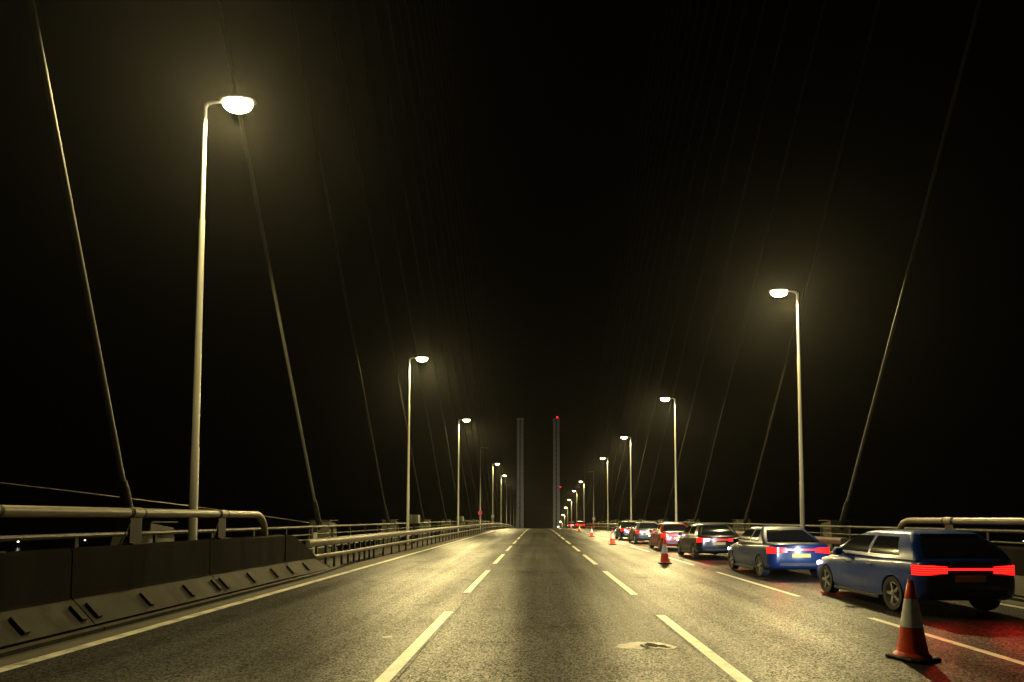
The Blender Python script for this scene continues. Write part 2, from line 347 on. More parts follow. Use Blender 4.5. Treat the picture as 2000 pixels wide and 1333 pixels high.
# ------------------------------------------------------------------ concrete barriers with pipe rail
def barrier(sd, xo, yend, lab, zoff):
    """sd: -1 left, +1 right; xo = lateral of the skirt's toe; yend = where the pipe bends down"""
    t = thing('concrete_barrier', lab, 'barrier', (0, 0, 0), 0, 'concrete barriers with a pipe rail')
    X = lambda d: sd * (xo + d * .88)
    skirt = [(X(0), .10), (X(.03), .13), (X(.40), .47), (X(.40), .09), (X(.05), .06)]
    wall = [(X(.404), .0), (X(.404), .47), (X(.44), .52), (X(.44), 1.20), (X(.46), 1.24), (X(.68), 1.24), (X(.70), 1.20), (X(.70), 0)]
    kerb = [(X(-.16), -.02), (X(-.16), .055), (X(-.06), .075), (X(-.06), -.02)]
    joints = [yend + 1.0 - 3.95 * k for k in range(7)]
    for k in range(6):
        a, b = joints[k + 1] + .012, joints[k] - .012
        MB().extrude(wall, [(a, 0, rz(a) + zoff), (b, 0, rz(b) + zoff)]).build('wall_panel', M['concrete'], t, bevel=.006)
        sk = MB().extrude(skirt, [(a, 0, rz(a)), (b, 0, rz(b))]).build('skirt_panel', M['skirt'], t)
        for q in (a + .16, a + 1.45, a + 2.75, b - .14):
            rb = MB(); z0 = rz(q)
            vs = []
            for yy in (q - .05, q + .05):
                vs += [(X(.07), yy, z0 + .168), (X(.30), yy, z0 + .378), (X(.27), yy, z0 + .412), (X(.04), yy, z0 + .202)]
            rb.add(vs, [(0, 1, 2, 3), (4, 7, 6, 5), (0, 4, 5, 1), (1, 5, 6, 2), (2, 6, 7, 3), (3, 7, 4, 0)])
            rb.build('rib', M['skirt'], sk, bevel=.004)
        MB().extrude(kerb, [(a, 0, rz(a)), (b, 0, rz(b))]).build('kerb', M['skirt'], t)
    # tapered end block
    a = joints[0] + .012; e = MB(); z = rz(a)
    prof = [(a, 0), (a, 1.24), (a + .55, 1.20), (a + 2.0, .70), (a + 2.45, .45), (a + 2.6, 0)]
    vs = [(X(d), y, h + z + (zoff if h > .5 else 0)) for d in (.42, .70) for y, h in prof]; n = len(prof)
    e.add(vs, [tuple(range(n)), tuple(range(2 * n - 1, n - 1, -1))] + [(i, i + n, (i + 1) % n + n, (i + 1) % n) for i in range(n)])
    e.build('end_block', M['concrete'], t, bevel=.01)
    e = MB(); e.add([(X(0), a, z + .1), (X(.40), a, z + .47), (X(.41), a, z + .02), (X(.05), a, z + .02),
                     (X(.0), a + 2.2, z + .1), (X(.40), a + 2.2, z + .44), (X(.41), a + 2.2, z + .02), (X(.05), a + 2.2, z + .02),
                     (X(.40), a + 3.6, z + .12), (X(.42), a + 3.6, z + .02), (X(.30), a + 3.5, z + .02), (X(.28), a + 3.5, z + .08)],
        [(0, 1, 2, 3), (0, 4, 5, 1), (1, 5, 6, 2), (2, 6, 7, 3), (3, 7, 4, 0), (4, 11, 8, 5), (5, 8, 9, 6), (6, 9, 10, 7), (7, 10, 11, 4), (8, 11, 10, 9)])
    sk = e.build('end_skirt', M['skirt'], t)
    rb = MB(); q = a + 1.0; vs = []
    for yy in (q - .05, q + .05):
        vs += [(X(.07), yy, z + .168), (X(.30), yy, z + .372), (X(.27), yy, z + .406), (X(.04), yy, z + .202)]
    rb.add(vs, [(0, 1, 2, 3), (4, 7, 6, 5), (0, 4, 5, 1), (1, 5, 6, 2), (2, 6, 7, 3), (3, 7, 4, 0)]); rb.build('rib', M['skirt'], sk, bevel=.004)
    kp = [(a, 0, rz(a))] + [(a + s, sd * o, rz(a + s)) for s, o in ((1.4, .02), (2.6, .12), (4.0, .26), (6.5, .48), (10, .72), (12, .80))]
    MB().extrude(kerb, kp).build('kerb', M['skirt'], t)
    # pipe rail
    px = X(.56); zt = 1.80 + zoff
    pts = [(px, y, rz(y) + zt) for y in ys(-4, yend - .62, 2)]
    yb = yend - .62; zb = rz(yb)
    pts += [(px, yb + .55 * math.sin(f), zb + zt - .50 * (1 - math.cos(f))) for f in [math.pi / 2 * i / 9 for i in range(1, 10)]]
    pts += [(px, yb + .55, zb + 1.235 + zoff)]
    MB().tube(pts, .083, 16).build('pipe_rail', M['pipe'], t, smooth=True)
    for y in (yend - 2.3, yend - 5.3, yend - 8.3, yend - 11.3):
        MB().tube([(px, y - .13, rz(y) + zt), (px, y + .13, rz(y) + zt)], .098, 16).build('pipe_collar', M['pipe'], t, smooth=True)
        for d in (-.17, .17):
            MB().tube([(px, y + d - .036, rz(y) + zt), (px, y + d + .036, rz(y) + zt)], .088, 16).build('rubber_ring', M['rubber'], t, smooth=True)
        p = MB(); z0 = rz(y) + 1.24 + zoff
        p.box(px - .02, px + .02, y - .16, y + .16, z0, z0 + .47)
        p.box(px - .11, px + .11, y - .22, y + .22, z0, z0 + .025)
        p.build('rail_post', M['dark_steel'], t)
        b = MB(); b.tube([(px - sd * .03, y - .42, z0 + .01), (px - sd * .03, y - .16, z0 + .40)], .014, 6)
        b.build('brace', M['rail_steel'], t)
    return t
barrier(-1, 6.70, 16.3, 'pale concrete barrier with a thick pipe rail along the left lane', 0)
barrier(1, 10.02, 18.0, 'dim concrete barrier with a pipe rail behind the stopped blue car', -.16)

# dark drainage slot and gritty gutter between the edge line and the kerb
for sd, xo, ye in ((-1, 6.70, 17.3), (1, 10.02, 19.0)):
    fl = [(0, 0), (1.4, .02), (2.6, .12), (4.0, .26), (6.5, .48), (10, .72), (14, .80)]
    def outw(y):
        d = y - ye
        if d <= 0: return 0
        for (a, o1), (b, o2) in zip(fl, fl[1:]):
            if d <= b: return o1 + (o2 - o1) * (d - a) / (b - a)
        return .80
    for nm, a, b, z, mm, grow in (('gutter', .58, .27, .004, 'verge', 0), ('drain_slot', .27, .165, .0035, 'hole', 1)):
        g = MB(); st = ys(-20, 60, 1); vs = []
        for y in st:
            o1 = outw(y) if grow else 0; o2 = outw(y)
            vs += [(sd * min(xo - a + o1, xo + .0), y, rz(y) + z), (sd * (xo - b + o2), y, rz(y) + z)]
        g.add(vs, [(2 * i, 2 * i + 1, 2 * i + 3, 2 * i + 2) for i in range(len(st) - 1)])
        tag(g.build(nm, M[mm]), kind='structure')

# ------------------------------------------------------------------ steel guardrails
def guardrail(sd, x, y0, lab):
    t = thing('guardrail', lab, 'guardrail', (0, 0, 0), 0, 'steel guardrails along the carriageway')
    off = lambda y: sd * (x + max(0, (y0 + 3.5 - y)) ** 2 * .018)
    path = [(y, off(y), rz(y)) for y in ys(y0, y0 + 6, .5)] + [(y, off(y), rz(y)) for y in ys(y0 + 8, 330, 4)]
    tp = [(-.05, .80), (-.075, .84), (-.075, .98), (-.05, 1.02), (.15, 1.035), (.15, .99), (.05, .98), (.05, .80)]
    lp = [(-.045, .40), (-.06, .43), (-.06, .50), (-.045, .53), (.045, .53), (.045, .40)]
    tp = [(sd * a, b) for a, b in tp]; lp = [(sd * a, b) for a, b in lp]
    MB().extrude(tp, path).build('top_beam', M['rail_steel'], t, smooth=True)
    MB().extrude(lp, path).build('lower_beam', M['rail_steel'], t, smooth=True)
    pm = MB(); pm.box(-.035, .035, -.05, .05, -.03, .81); pm.box(-.09, .09, -.09, .09, -.03, .02); pme = pm.mesh('post', M['dark_steel'])
    y = y0 + .6; k = 0
    while y < 200 and k < 98:
        inst(pme, 'post', t, (off(y) - 0.0, y, rz(y))); k += 1
        y += .72 if y < y0 + 7 else (1.6 if y < 60 else 2.4)
    return t
guardrail(-1, 7.02, 19.4, 'pale steel guardrail running from the left barrier to the crest')
guardrail(1, 10.28, 21.2, 'dark steel guardrail on the right beyond the stopped cars')

# outer parapets: three thin rails on posts
def parapet(sd, x, lab):
    t = thing('parapet_railing', lab, 'railing', (0, 0, 0), 0, 'outer parapet railings of the bridge')
    path = [(y, sd * x, rz(y)) for y in ys(1, 330, 4)]
    for h, r in ((1.36, .05), (1.06, .028), (.86, .028), (.5, .028)):
        MB().tube([(X_, y, z + h) for y, X_, z in path], r, 8).build('rail', M['galv' if h > 1.2 else 'dark_rail'], t, smooth=True)
    pm = MB(); pm.box(-.03, .03, -.045, .045, -.03, 1.31); pm.box(-.08, .08, -.08, .08, -.03, .0); pme = pm.mesh('post', M['dark_steel'])
    for k in range(72):
        y = 2 + 2.5 * k; inst(pme, 'post', t, (sd * x, y, rz(y)))
parapet(-1, 9.0, 'thin three-rail steel parapet behind the left guardrail')
parapet(1, 12.45, 'thin three-rail steel parapet beyond the right guardrail')

# ------------------------------------------------------------------ stay cables and their anchor housings
hb = MB(); hb.add([(-.5, -.75, 0), (.5, -.75, 0), (.5, .7, 0), (-.5, .7, 0), (-.42, -.30, 1.62), (.42, -.30, 1.62), (.42, .62, 1.50), (-.42, .62, 1.50)],
    [(0, 1, 2, 3), (4, 7, 6, 5), (0, 4, 5, 1), (1, 5, 6, 2), (2, 6, 7, 3), (3, 7, 4, 0)])
house_me = hb.mesh('housing', M['housing'], bevel=.02)
hl = MB(); hl.box(-.47, .47, -.36, .70, 1.63, 1.66); lid_me = hl.mesh('lid', M['housing'])
for sd, x, first, cnt in ((-1, 9.62, 14.7, 18), (1, 13.25, 27.0, 17)):
    side = 'left' if sd < 0 else 'right'
    for k in range(cnt):
        y = first + 12.55 * k; j = k if sd < 0 else k + 1
        zt = 47.5 + 2.1 * j
        A = Vector((sd * x, y, rz(y) + 1.15)); B = Vector((sd * (x + .1), -1.0 - .15 * j, zt)); d = (B - A).normalized()
        nm = {0: 'closest to the camera'}.get(k, '%s from the camera' % ORD[k]) if k else 'closest to the camera'
        t = thing('stay_cable', '%s stay cable, %s' % (side + ' side', nm) if k == 0 else '%s stay cable from the camera on the %s side' % (ORD[k], side), 'stay cable', tuple(A), 0, 'stay cables on the %s side' % side)
        MB().tube([A + d * s - A for s in (0, .2, .4, .6, .8, 1.0)] and [d * ((B - A).length * f) for f in (0, .1, .25, .5, .75, 1)], .062, 10).build('strand', M['cable'] if j < 2 else M['cable_shaded'], t, smooth=True)
        MB().tube([d * .0, d * 1.3, d * 1.34, d * 1.5], [.115, .11, .10, .085], 12).build('boot', M['dark_steel'], t, smooth=True)
        if k < 10:
            h = thing('anchor_housing', '%s cable anchor housing from the camera on the %s side' % (ORD[k], side), 'cable housing', (sd * x, y + .25, rz(y) - .03), 0, 'cable anchor housings on the %s side' % side)
            inst(house_me, 'housing', h); inst(lid_me, 'lid', h)
# sagging wire behind the left barrier
pts = [(-9.9, 4 + 26 * f, 2.62 - 1.2 * f ** 1.7 - .10 * math.sin(math.pi * f)) for f in [i / 24 for i in range(25)]]
tag(MB().tube(pts, .014, 6).build('sagging_wire', M['galv'], smooth=True), 'thin wire sloping down to an anchor housing behind the left barrier', 'wire')

# ------------------------------------------------------------------ street lamps
pm = MB(); pm.tube([(0, 0, -.03), (0, 0, 3.3), (0, 0, 3.34), (0, 0, 8.8), (0, 0, 8.84), (0, 0, 11.68)], [.10, .092, .082, .071, .062, .05], 16)
pole_me = pm.mesh('pole', M['pole'], smooth=True)
pf = MB(); pf.box(-.24, .24, -.24, .24, -.03, .03)
for a in (-.18, .18):
    for b in (-.18, .18): pf.lathe([(.03, .03), (.03, .07)], (a, b, 0), 6)
flange_me = pf.mesh('base_plate', M['galv'])
pd = MB(); pd.box(-.055, .055, -.114, -.09, .6, 1.1); door_me = pd.mesh('access_door', M['pole'], bevel=.005)
am = MB(); am.tube([(0, 0, 11.60), (.06, 0, 11.70), (.2, 0, 11.74), (.62, 0, 11.77)], [.048, .042, .034, .03], 10); arm_me = am.mesh('arm', M['pole'], smooth=True)
lm = MB()   # luminaire canopy
sec = [(.36, .05, .03), (.45, .14, .07), (.68, .20, .11), (.95, .21, .105), (1.18, .15, .07), (1.28, .06, .03)]
vs = []; n = 12
for x, w_, h in sec:
    for k in range(n):
        a = math.pi * k / (n - 1); vs.append((x, w_ * math.cos(a), 11.75 + h * math.sin(a)))
fs = []
for i in range(len(sec) - 1):
    for k in range(n - 1): fs.append((i * n + k, i * n + k + 1, (i + 1) * n + k + 1, (i + 1) * n + k))
    fs.append((i * n + n - 1, i * n, (i + 1) * n, (i + 1) * n + n - 1))
fs += [tuple(range(n)), tuple((len(sec) - 1) * n + k for k in range(n))]
lm.add(vs, fs); canopy_me = lm.mesh('luminaire', M['galv'], smooth=True)
def bowl(m_):
    b = MB(); vs = []; n = 16; rr = [(.0, 1), (.35, .97), (.7, .75), (.92, .42), (1.0, .12), (1, 0)]
    ring = []
    for r, _ in [(0, 0)]: pass
    prof = [(.999, 0), (.98, -.35), (.85, -.66), (.6, -.88), (.3, -.98), (.02, -1.0)]
    for r, h in prof:
        for k in range(n):
            a = 2 * math.pi * k / n; vs.append((.82 + .38 * r * math.cos(a), .195 * r * math.sin(a), 11.746 + .25 * h))
    fs = []
    for i in range(len(prof) - 1):
        for k in range(n):
            q = (k + 1) % n; fs.append((i * n + k, i * n + q, (i + 1) * n + q, (i + 1) * n + k))
    fs += [tuple(range(n)), tuple((len(prof) - 1) * n + k for k in range(n))]
    b.add(vs, fs); return b.mesh('glass_bowl', m_, smooth=True)
bowl_on, bowl_off = bowl(M['bowl']), bowl(M['bowl_off'])
sp = bpy.data.lights.new('lamp_light', 'SPOT'); sp.energy = LAMP_POWER; sp.color = LAMP_COL; sp.spot_size = R(54); sp.spot_blend = 1.0; sp.shadow_soft_size = .14
sp2 = sp.copy(); sp2.name = 'lamp_spill'; sp2.energy = LAMP_POWER * .22; sp2.spot_size = R(166); sp2.spot_blend = .25
def lamp(sd, x, y, lit, lab):
    t = thing('street_lamp', lab, 'street lamp', (sd * x, y, rz(y)), 0 if sd < 0 else math.pi, 'street lamps along the bridge')
    if sd < 0: t.scale = (1, 1, 1.04)
    po = inst(pole_me, 'pole', t); inst(door_me, 'access_door', po); inst(flange_me, 'base_plate', t); inst(arm_me, 'arm', t)
    lu = inst(canopy_me, 'luminaire', t); inst(bowl_on if lit else bowl_off, 'glass_bowl', lu)
    if lit:
        for lobe in (-1, 1):      # the two lobes a street lantern throws along the road
            o = bpy.data.objects.new('lamp_light', sp); COL.objects.link(o); o.parent = lu; o.location = (.82, 0, 11.45)
            o.rotation_euler = Vector((.60, lobe * 1.80, -1)).to_track_quat('-Z', 'Y').to_euler()
        o = bpy.data.objects.new('lamp_spill', sp2); COL.objects.link(o); o.parent = lu; o.location = (.82, 0, 11.45); o.rotation_euler = (0, R(-4), 0)
    return t
LEFT = [(15.0, 1), (39.8, 1), (65, 1), (90, 0), (115, 1), (141, 1), (166, 0), (191, 0), (216, 0), (241, 0)]
RIGHT = [(26.7, 1), (51, 1), (75.5, 1), (100.5, 1), (126, 0), (152, 1), (180, 1), (208, 1), (234, 1), (260, 1), (290, 1), (318, 1)]
for sd, x, arr in ((-1, 8.4, LEFT), (1, 11.5, RIGHT)):
    side = 'left' if sd < 0 else 'right'; lit_k = dark_k = 0
    for y, on in arr:
        if on:
            lab = '%s lit street lamp on the %s side of the road' % ('nearest' if lit_k == 0 else ORD[lit_k] + ' nearest', side); lit_k += 1
        else:
            lab = '%s unlit street lamp on the %s side of the road' % ('nearest' if dark_k == 0 else ORD[dark_k] + ' nearest', side); dark_k += 1
        lamp(sd, x, y, on, lab)

# round signs on three lamp poles
def sign(x, y, h, r, kind, lab):
    t = thing('road_sign', lab, 'road sign', (x, y, rz(y) + h))
    MB().lathe([(r, .0), (r, .012)], (0, -.16, 0), 28, 'y').build('disc', M['sign_pink'] if kind == 'pink' else M['sign_white'], t)
    c = MB(); c.tube([(-.0, -.148, .12), (0, 0, .12)], .02, 6); c.tube([(0, -.148, -.12), (0, 0, -.12)], .02, 6)
    c.lathe([(.13, -.03), (.13, .03)], (0, 0, .12), 12); c.lathe([(.13, -.03), (.13, .03)], (0, 0, -.12), 12); c.build('bracket', M['dark_steel'], t)
    f = MB()
    if kind == 'pink':
        MB().lathe([(r * .72, 0), (r * .72, .004)], (0, -.1645, 0), 28, 'y').build('inner_disc', M['sign_rose'], t)
        for s in (1, -1):
            a = r * .52; w_ = .045; vs = [(-a - w_, -.168, s * (-a + w_)), (-a + w_, -.168, s * (-a - w_)), (a + w_, -.168, s * (a - w_)), (a - w_, -.168, s * (a + w_))]
            dy = .0 if s > 0 else -.003
            f.add([(p[0], p[1] + dy, p[2]) for p in vs] + [(p[0], p[1] + dy + .003, p[2]) for p in vs], [(0, 1, 2, 3), (4, 7, 6, 5), (0, 4, 5, 1), (1, 5, 6, 2), (2, 6, 7, 3), (3, 7, 4, 0)])
        f.build('cross', M['sign_pink'], t)
    else:
        n = 28
        if kind == 'ring':
            vs = []; fs = []
            for k in range(n):
                a = 2 * math.pi * k / n
                vs += [(q * math.cos(a), -.165, q * math.sin(a)) for q in (r * .93, r * .99)]
                fs.append((2 * k, 2 * k + 1, (2 * k + 3) % (2 * n), (2 * k + 2) % (2 * n)))
            f.add(vs, fs)
            f.lathe([(r * .3, 0), (r * .3, .003)], (0, -.1645, 0), 16, 'y')
        else:
            for dx in (-.1, 0, .1): f.box(dx - .025, dx + .025, -.1645, -.161, -.02, .02)
        f.build('mark', M['grey'], t)
sign(-8.4, 90, 2.55, .33, 'pink', 'round magenta clearway sign with a cross on a left lamp post')
sign(-8.4, 115, 2.35, .31, 'dots', 'round white sign on a lamp post left of the crest')
sign(11.5, 126, 2.0, .33, 'ring', 'round white sign with a grey centre on an unlit right lamp post')

# marker post, cabinets
t = thing('marker_post', 'white marker post with a black band behind the left guardrail', 'marker post', (-7.55, 20.9, rz(20.9)), 0)
def leanbox(z0, z1, w_, d_, lean):
    m = MB(); vs = [(x, y + lean * z, z) for x in (-w_, w_) for y in (-d_, d_) for z in (z0, z1)]
    return m.add(vs, [(0, 1, 3, 2), (4, 6, 7, 5), (0, 4, 5, 1), (2, 3, 7, 6), (0, 2, 6, 4), (1, 5, 7, 3)])
leanbox(-.03, 1.22, .058, .02, .02).build('shaft', M['white'], t, bevel=.004)
leanbox(1.224, 1.40, .062, .024, .02).build('band', M['black'], t, bevel=.004)
leanbox(1.404, 1.45, .058, .02, .02).build('cap', M['white'], t, bevel=.004)
for i, (x, y, lab) in enumerate(((-8.5, 42.4, 'small pale equipment box behind the second left lamp post'), (-8.5, 67.6, 'small equipment box behind the third left lamp post'))):
    t = thing('equipment_cabinet', lab, 'equipment box', (x, y, rz(y)), 0, 'equipment boxes behind the lamp posts')
    MB().box(-.04, .04, -.04, .04, -.03, 1.35).build('stand', M['dark_steel'], t)
    MB().box(-.36, .30, -.22, .22, 1.35, 1.95).build('case', M['housing'], t, bevel=.02)
    MB().box(.303, .36, -.20, .20, 1.38, 1.92).build('front_panel', M['white'], t, bevel=.02)

# ------------------------------------------------------------------ traffic cones
def coneprof(a, b, n=2):   # heights a..b on the cone body
    f = lambda h: .185 - (.185 - .034) * (h - .05) / .95
    return f(a), f(b)
cb = MB(); hs = []
c0 = thing('traffic_cone', '', 'traffic cone')
b = MB(); n = 4
pts_ = []
for (r, z) in ((.295, 0), (.31, .012), (.31, .035), (.275, .05)):
    for k in range(8):
        a = math.pi / 4 * (k // 2) * 2 + (-.17 if k % 2 == 0 else .17) + math.pi / 4
        pts_.append((r * math.cos(a), r * math.sin(a), z))
fs = [(i * 8 + k, i * 8 + (k + 1) % 8, (i + 1) * 8 + (k + 1) % 8, (i + 1) * 8 + k) for i in range(3) for k in range(8)] + [tuple(range(8))[::-1], tuple(24 + k for k in range(8))]
b.add(pts_, fs); b.build('base', M['rubber'], c0, bevel=.006)
r0, r1 = coneprof(.05, .40); MB().lathe([(r0 + .035, .052), (r0 + .03, .062), (r0 + .004, .075), (coneprof(.1, .4)[0], .10), (r1, .40)], n=32).build('lower_body', M['cone_red'], c0, smooth=True)
r0, r1 = coneprof(.40, .755); MB().lathe([(r0 - .004, .4005), (r0 + .003, .403), (r1 + .003, .752), (r1 - .004, .7545)], n=32).build('reflective_sleeve', M['cone_white'], c0, smooth=True)
r0, r1 = coneprof(.755, .985); MB().lathe([(r0, .755), (coneprof(.93, 1)[0], .93), (coneprof(.93, 1)[0] - .006, .936), (r1 - .004, .985), (r1 - .012, .992), (r1 - .02, .985)], n=32).build('top', M['cone_red'], c0, smooth=True)
CONES = [(4.55, 7.55, .35, 'large orange and white traffic cone in the right foreground'), (4.78, 23.2, .0, 'second traffic cone from the camera on the bright lane'),
         (4.90, 40.3, .1, 'third traffic cone from the camera along the dashed line'), (5.02, 57.2, .6, 'fourth traffic cone from the camera along the dashed line'),
         (5.3, 78, .2, 'fifth traffic cone from the camera, near the crest'), (5.5, 101, .4, 'farthest traffic cone, small on the crest')]
for i, (x, y, a, lab) in enumerate(CONES):
    o = c0 if i == 0 else copy_tree(c0)
    o.location = (x, y, rz(y) + .001); o.rotation_euler = (0, 0, a); o.scale = (.95, .95, .96); tag(o, lab, 'traffic cone', 'traffic cones closing the lane')

# ------------------------------------------------------------------ cars
def lerp_tab(tab, y):
    for i in range(len(tab) - 1):
        a, b = tab[i], tab[i + 1]
        if y <= b[0]:
            f = (y - a[0]) / (b[0] - a[0]); f = f * f * (3 - 2 * f) if b[0] - a[0] > .3 else f
            return [a[k] + (b[k] - a[k]) * f for k in range(1, len(a))]
    return list(tab[-1][1:])
TAB = [(0, .66, .38, .93), (.03, .76, .33, .955), (.09, .83, .29, .97), (.2, .875, .26, .985), (.6, .90, .22, .99), (1.5, .905, .20, .965), (2.7, .90, .20, .93), (3.2, .89, .20, .90),
       (3.7, .87, .22, .82), (4.02, .80, .26, .735), (4.17, .70, .32, .67), (4.24, .55, .38, .60)]
CS = [(0, 0), (.84, 0), (.95, .05), (.985, .16), (1.0, .34), (1.0, .52), (.985, .60), (.985, .68), (.965, .86), (.93, .95), (.86, 1.0), (.5, 1.02), (0, 1.03)]
def car_body():
    st = [0, .01, .03, .06, .09, .14, .2, .3] + [.3 + .15 * i for i in range(1, 25)] + [3.96, 4.02, 4.08, 4.13, 4.17, 4.21, 4.24]
    full = CS + [(-x, z) for x, z in CS[-2:0:-1]]
    vs = []
    for y in st:
        w_, zb, zt = lerp_tab(TAB, y)
        vs += [(x * w_, y, zb + (zt - zb) * z) for x, z in full]
    n = len(full); fs = []
    for i in range(len(st) - 1):
        for k in range(n):
            q = (k + 1) % n; fs.append((i * n + k, i * n + q, (i + 1) * n + q, (i + 1) * n + k))
    fs += [tuple(range(n))[::-1], tuple((len(st) - 1) * n + k for k in range(n))]
    m = MB(); m.add(vs, fs); return m
def Cw(v): return .85 - .10 * v - .14 * v ** 2
def Cy0(v): return .10 + .30 * v + .22 * v * v
def Cy1(v): return 3.25 - 1.0 * v - .05 * v * v
def Cz(v): return .955 + .46 * v
def cabin():
    m = MB(); lv = [0, .15, .3, .45, .6, .75, .88, .96, 1.0]
    vs = []; n = 0
    for v in lv + [1.04, 1.06]:
        sh = 0 if v <= 1 else (.10 if v < 1.05 else .30)
        vv = min(v, 1); w_ = Cw(vv) - sh; y0 = Cy0(vv) + sh; y1 = Cy1(vv) - sh; r = .10
        zz = Cz(vv) + (0 if v <= 1 else (.03 if v < 1.05 else .05))
        ring = []
        for cx, cy, a0 in ((w_ - r, y0 + r, -90), (w_ - r, y1 - r, 0), (-w_ + r, y1 - r, 90), (-w_ + r, y0 + r, 180)):
            for k in range(5):
                a = R(a0 + 90 * k / 4); ring.append((cx + r * math.cos(a), cy + r * math.sin(a), zz))
        n = len(ring); vs += ring
    L = len(lv) + 2
    fs = [(i * n + k, i * n + (k + 1) % n, (i + 1) * n + (k + 1) % n, (i + 1) * n + k) for i in range(L - 1) for k in range(n)]
    fs += [tuple(range(n))[::-1], tuple((L - 1) * n + k for k in range(n))]
    m.add(vs, fs); return m
def patch(fn, us, vs_, thick):
    """solid curved panel; fn(u, v) -> point, fn offset by thick gives the outer face"""
    m = MB(); nu, nv = len(us), len(vs_)
    P = [fn(u, v, 0) for v in vs_ for u in us] + [fn(u, v, thick) for v in vs_ for u in us]; N = nu * nv; fs = []
    for j in range(nv - 1):
        for i in range(nu - 1):
            a, b_, c, d = j * nu + i, j * nu + i + 1, (j + 1) * nu + i + 1, (j + 1) * nu + i
            fs += [(a, d, c, b_), (a + N, b_ + N, c + N, d + N)]
    edge = [i for i in range(nu)] + [j * nu + nu - 1 for j in range(1, nv)] + [(nv - 1) * nu + i for i in range(nu - 2, -1, -1)] + [j * nu for j in range(nv - 2, 0, -1)]
    for a, b_ in zip(edge, edge[1:] + edge[:1]): fs.append((a, b_, b_ + N, a + N))
    m.add(P, fs); return m
def make_car(saloon=False):
    global Cy0
    Cy0 = (lambda v: .52 + .62 * v + .12 * v * v) if saloon else (lambda v: .10 + .30 * v + .22 * v * v)
    t = thing('parked_car', '', 'car')
    body = car_body().build('body', PAINTS['blue'], None, smooth=True)
    cuts = []
    for y in (.80, 3.42):
        for s in (-1, 1):
            c = MB().lathe([(.345, s * .60), (.345, s * 1.2)], (0, y, .315), 32, 'x').build('cut', M['black']); cuts.append(c)
            md = body.modifiers.new('arch', 'BOOLEAN'); md.object = c; md.operation = 'DIFFERENCE'; md.solver = 'EXACT'
    bpy.context.view_layer.update()
    dg = bpy.context.evaluated_depsgraph_get(); me = bpy.data.meshes.new_from_object(body.evaluated_get(dg))
    body.modifiers.clear(); body.data = me; me.materials.clear(); me.materials.append(PAINTS['blue']); body.parent = t
    for c in cuts: bpy.data.objects.remove(c, do_unlink=True)
    cabin().build('cabin', PAINTS['blue'], t, smooth=True)
    V = [.14, .3, .5, .7, .86]; U = [0, .25, .5, .75, 1]
    patch(lambda u, v, k: ((-1 + 2 * u) * (Cw(v) - .13), Cy0(v) - .002 - k, Cz(v)), U, V, .004).build('rear_window', M['glass'], t, smooth=True)
    patch(lambda u, v, k: ((-1 + 2 * u) * (Cw(v) - .12), Cy1(v) + .002 + k, Cz(v)), U, [.06] + V, .004).build('windscreen', M['glass'], t, smooth=True)
    for s in (-1, 1):
        for a0, a1, b0, b1 in ((.98 if saloon else .60, 1.25 if saloon else .95, 1.62, 1.62), (1.72, 1.72, 2.95, 2.28)):
            fn = lambda u, v, k, s=s, a0=a0, a1=a1, b0=b0, b1=b1: (s * (Cw(v) + .002 + k), (a0 + (a1 - a0) * v) * (1 - u) + (b0 + (b1 - b0) * v) * u, Cz(v))
            patch(fn, U, V, .004).build('side_window', M['glass'], t, smooth=True)
        # rear corner lamp following the body plan
        def plan(u):
            if u < .45: return (.40 + (.66 - .40) * u / .45, -.002)
            y = .22 * ((u - .45) / .55) ** 1.3; return (lerp_tab(TAB, y)[0] * .985, y)
        def tl(u, v, k, s=s):
            x, y = plan(u); nx, ny = (0, -1) if u < .45 else ((.5, -.87) if u < .7 else (1, -.1))
            zc = .80; hh = .062 + .03 * u
            return (s * (x + nx * (.004 + k)), y + ny * (.004 + k), zc + hh * (2 * v - 1))
        patch(tl, [i / 10 for i in range(11)], [0, .5, 1], .012).build('tail_light', M['tail'], t, smooth=True)
        hl_ = lambda u, v, k, s=s: (s * (lerp_tab(TAB, 4.17 - .42 * u)[0] * .99 + (.004 + k) * (.4 + .6 * u)), 4.17 - .42 * u + (.004 + k) * (1 - .8 * u), .60 + .07 * v + .05 * u)
        patch(hl_, [i / 6 for i in range(7)], [0, .5, 1], .01).build('headlight', M['headlamp'], t, smooth=True)
        mi = MB(); mi.lathe([(.02, -.10), (.075, -.08), (.085, 0), (.07, .07), (.02, .09)], (s * .98, 2.62, .99), 14, 'x'); mi.box(min(s * .80, s * .95), max(s * .80, s * .95), 2.58, 2.66, .95, .985)
        mi.build('wing_mirror', PAINTS['blue'], t, smooth=True)
        for y in (1.45, 2.45): MB().box(s * .915 - .008, s * .915 + .008, y, y + .17, .795, .82).build('door_handle', M['chrome'], t, bevel=.003)
        sk = MB(); sk.box(min(s * .84, s * .915), max(s * .84, s * .915), 1.22, 2.98, .17, .235); sk.build('sill', M['black'], t, bevel=.01)
        for y in (.62, 1.66, 2.93):          # panel gaps
            def gap(u, v, k, s=s, y=y):
                z = .27 + .66 * v; w_, zb, zt = lerp_tab(TAB, y); f = (z - zb) / (zt - zb)
                for (xa, za), (xb, zb2) in zip(CS[1:], CS[2:]):
                    if za <= f <= zb2 and zb2 > za: xx = xa + (xb - xa) * (f - za) / (zb2 - za); break
                else: xx = .9
                return (s * (w_ * xx + .0005 + k), y + .012 * u + (.05 * v if y > 2 else 0), z)
            patch(gap, [0, 1], [0 if y > 1 else .62] + [q / 8 for q in range(1 if y > 1 else 6, 9)], .0012).build('panel_gap', M['black'], t)
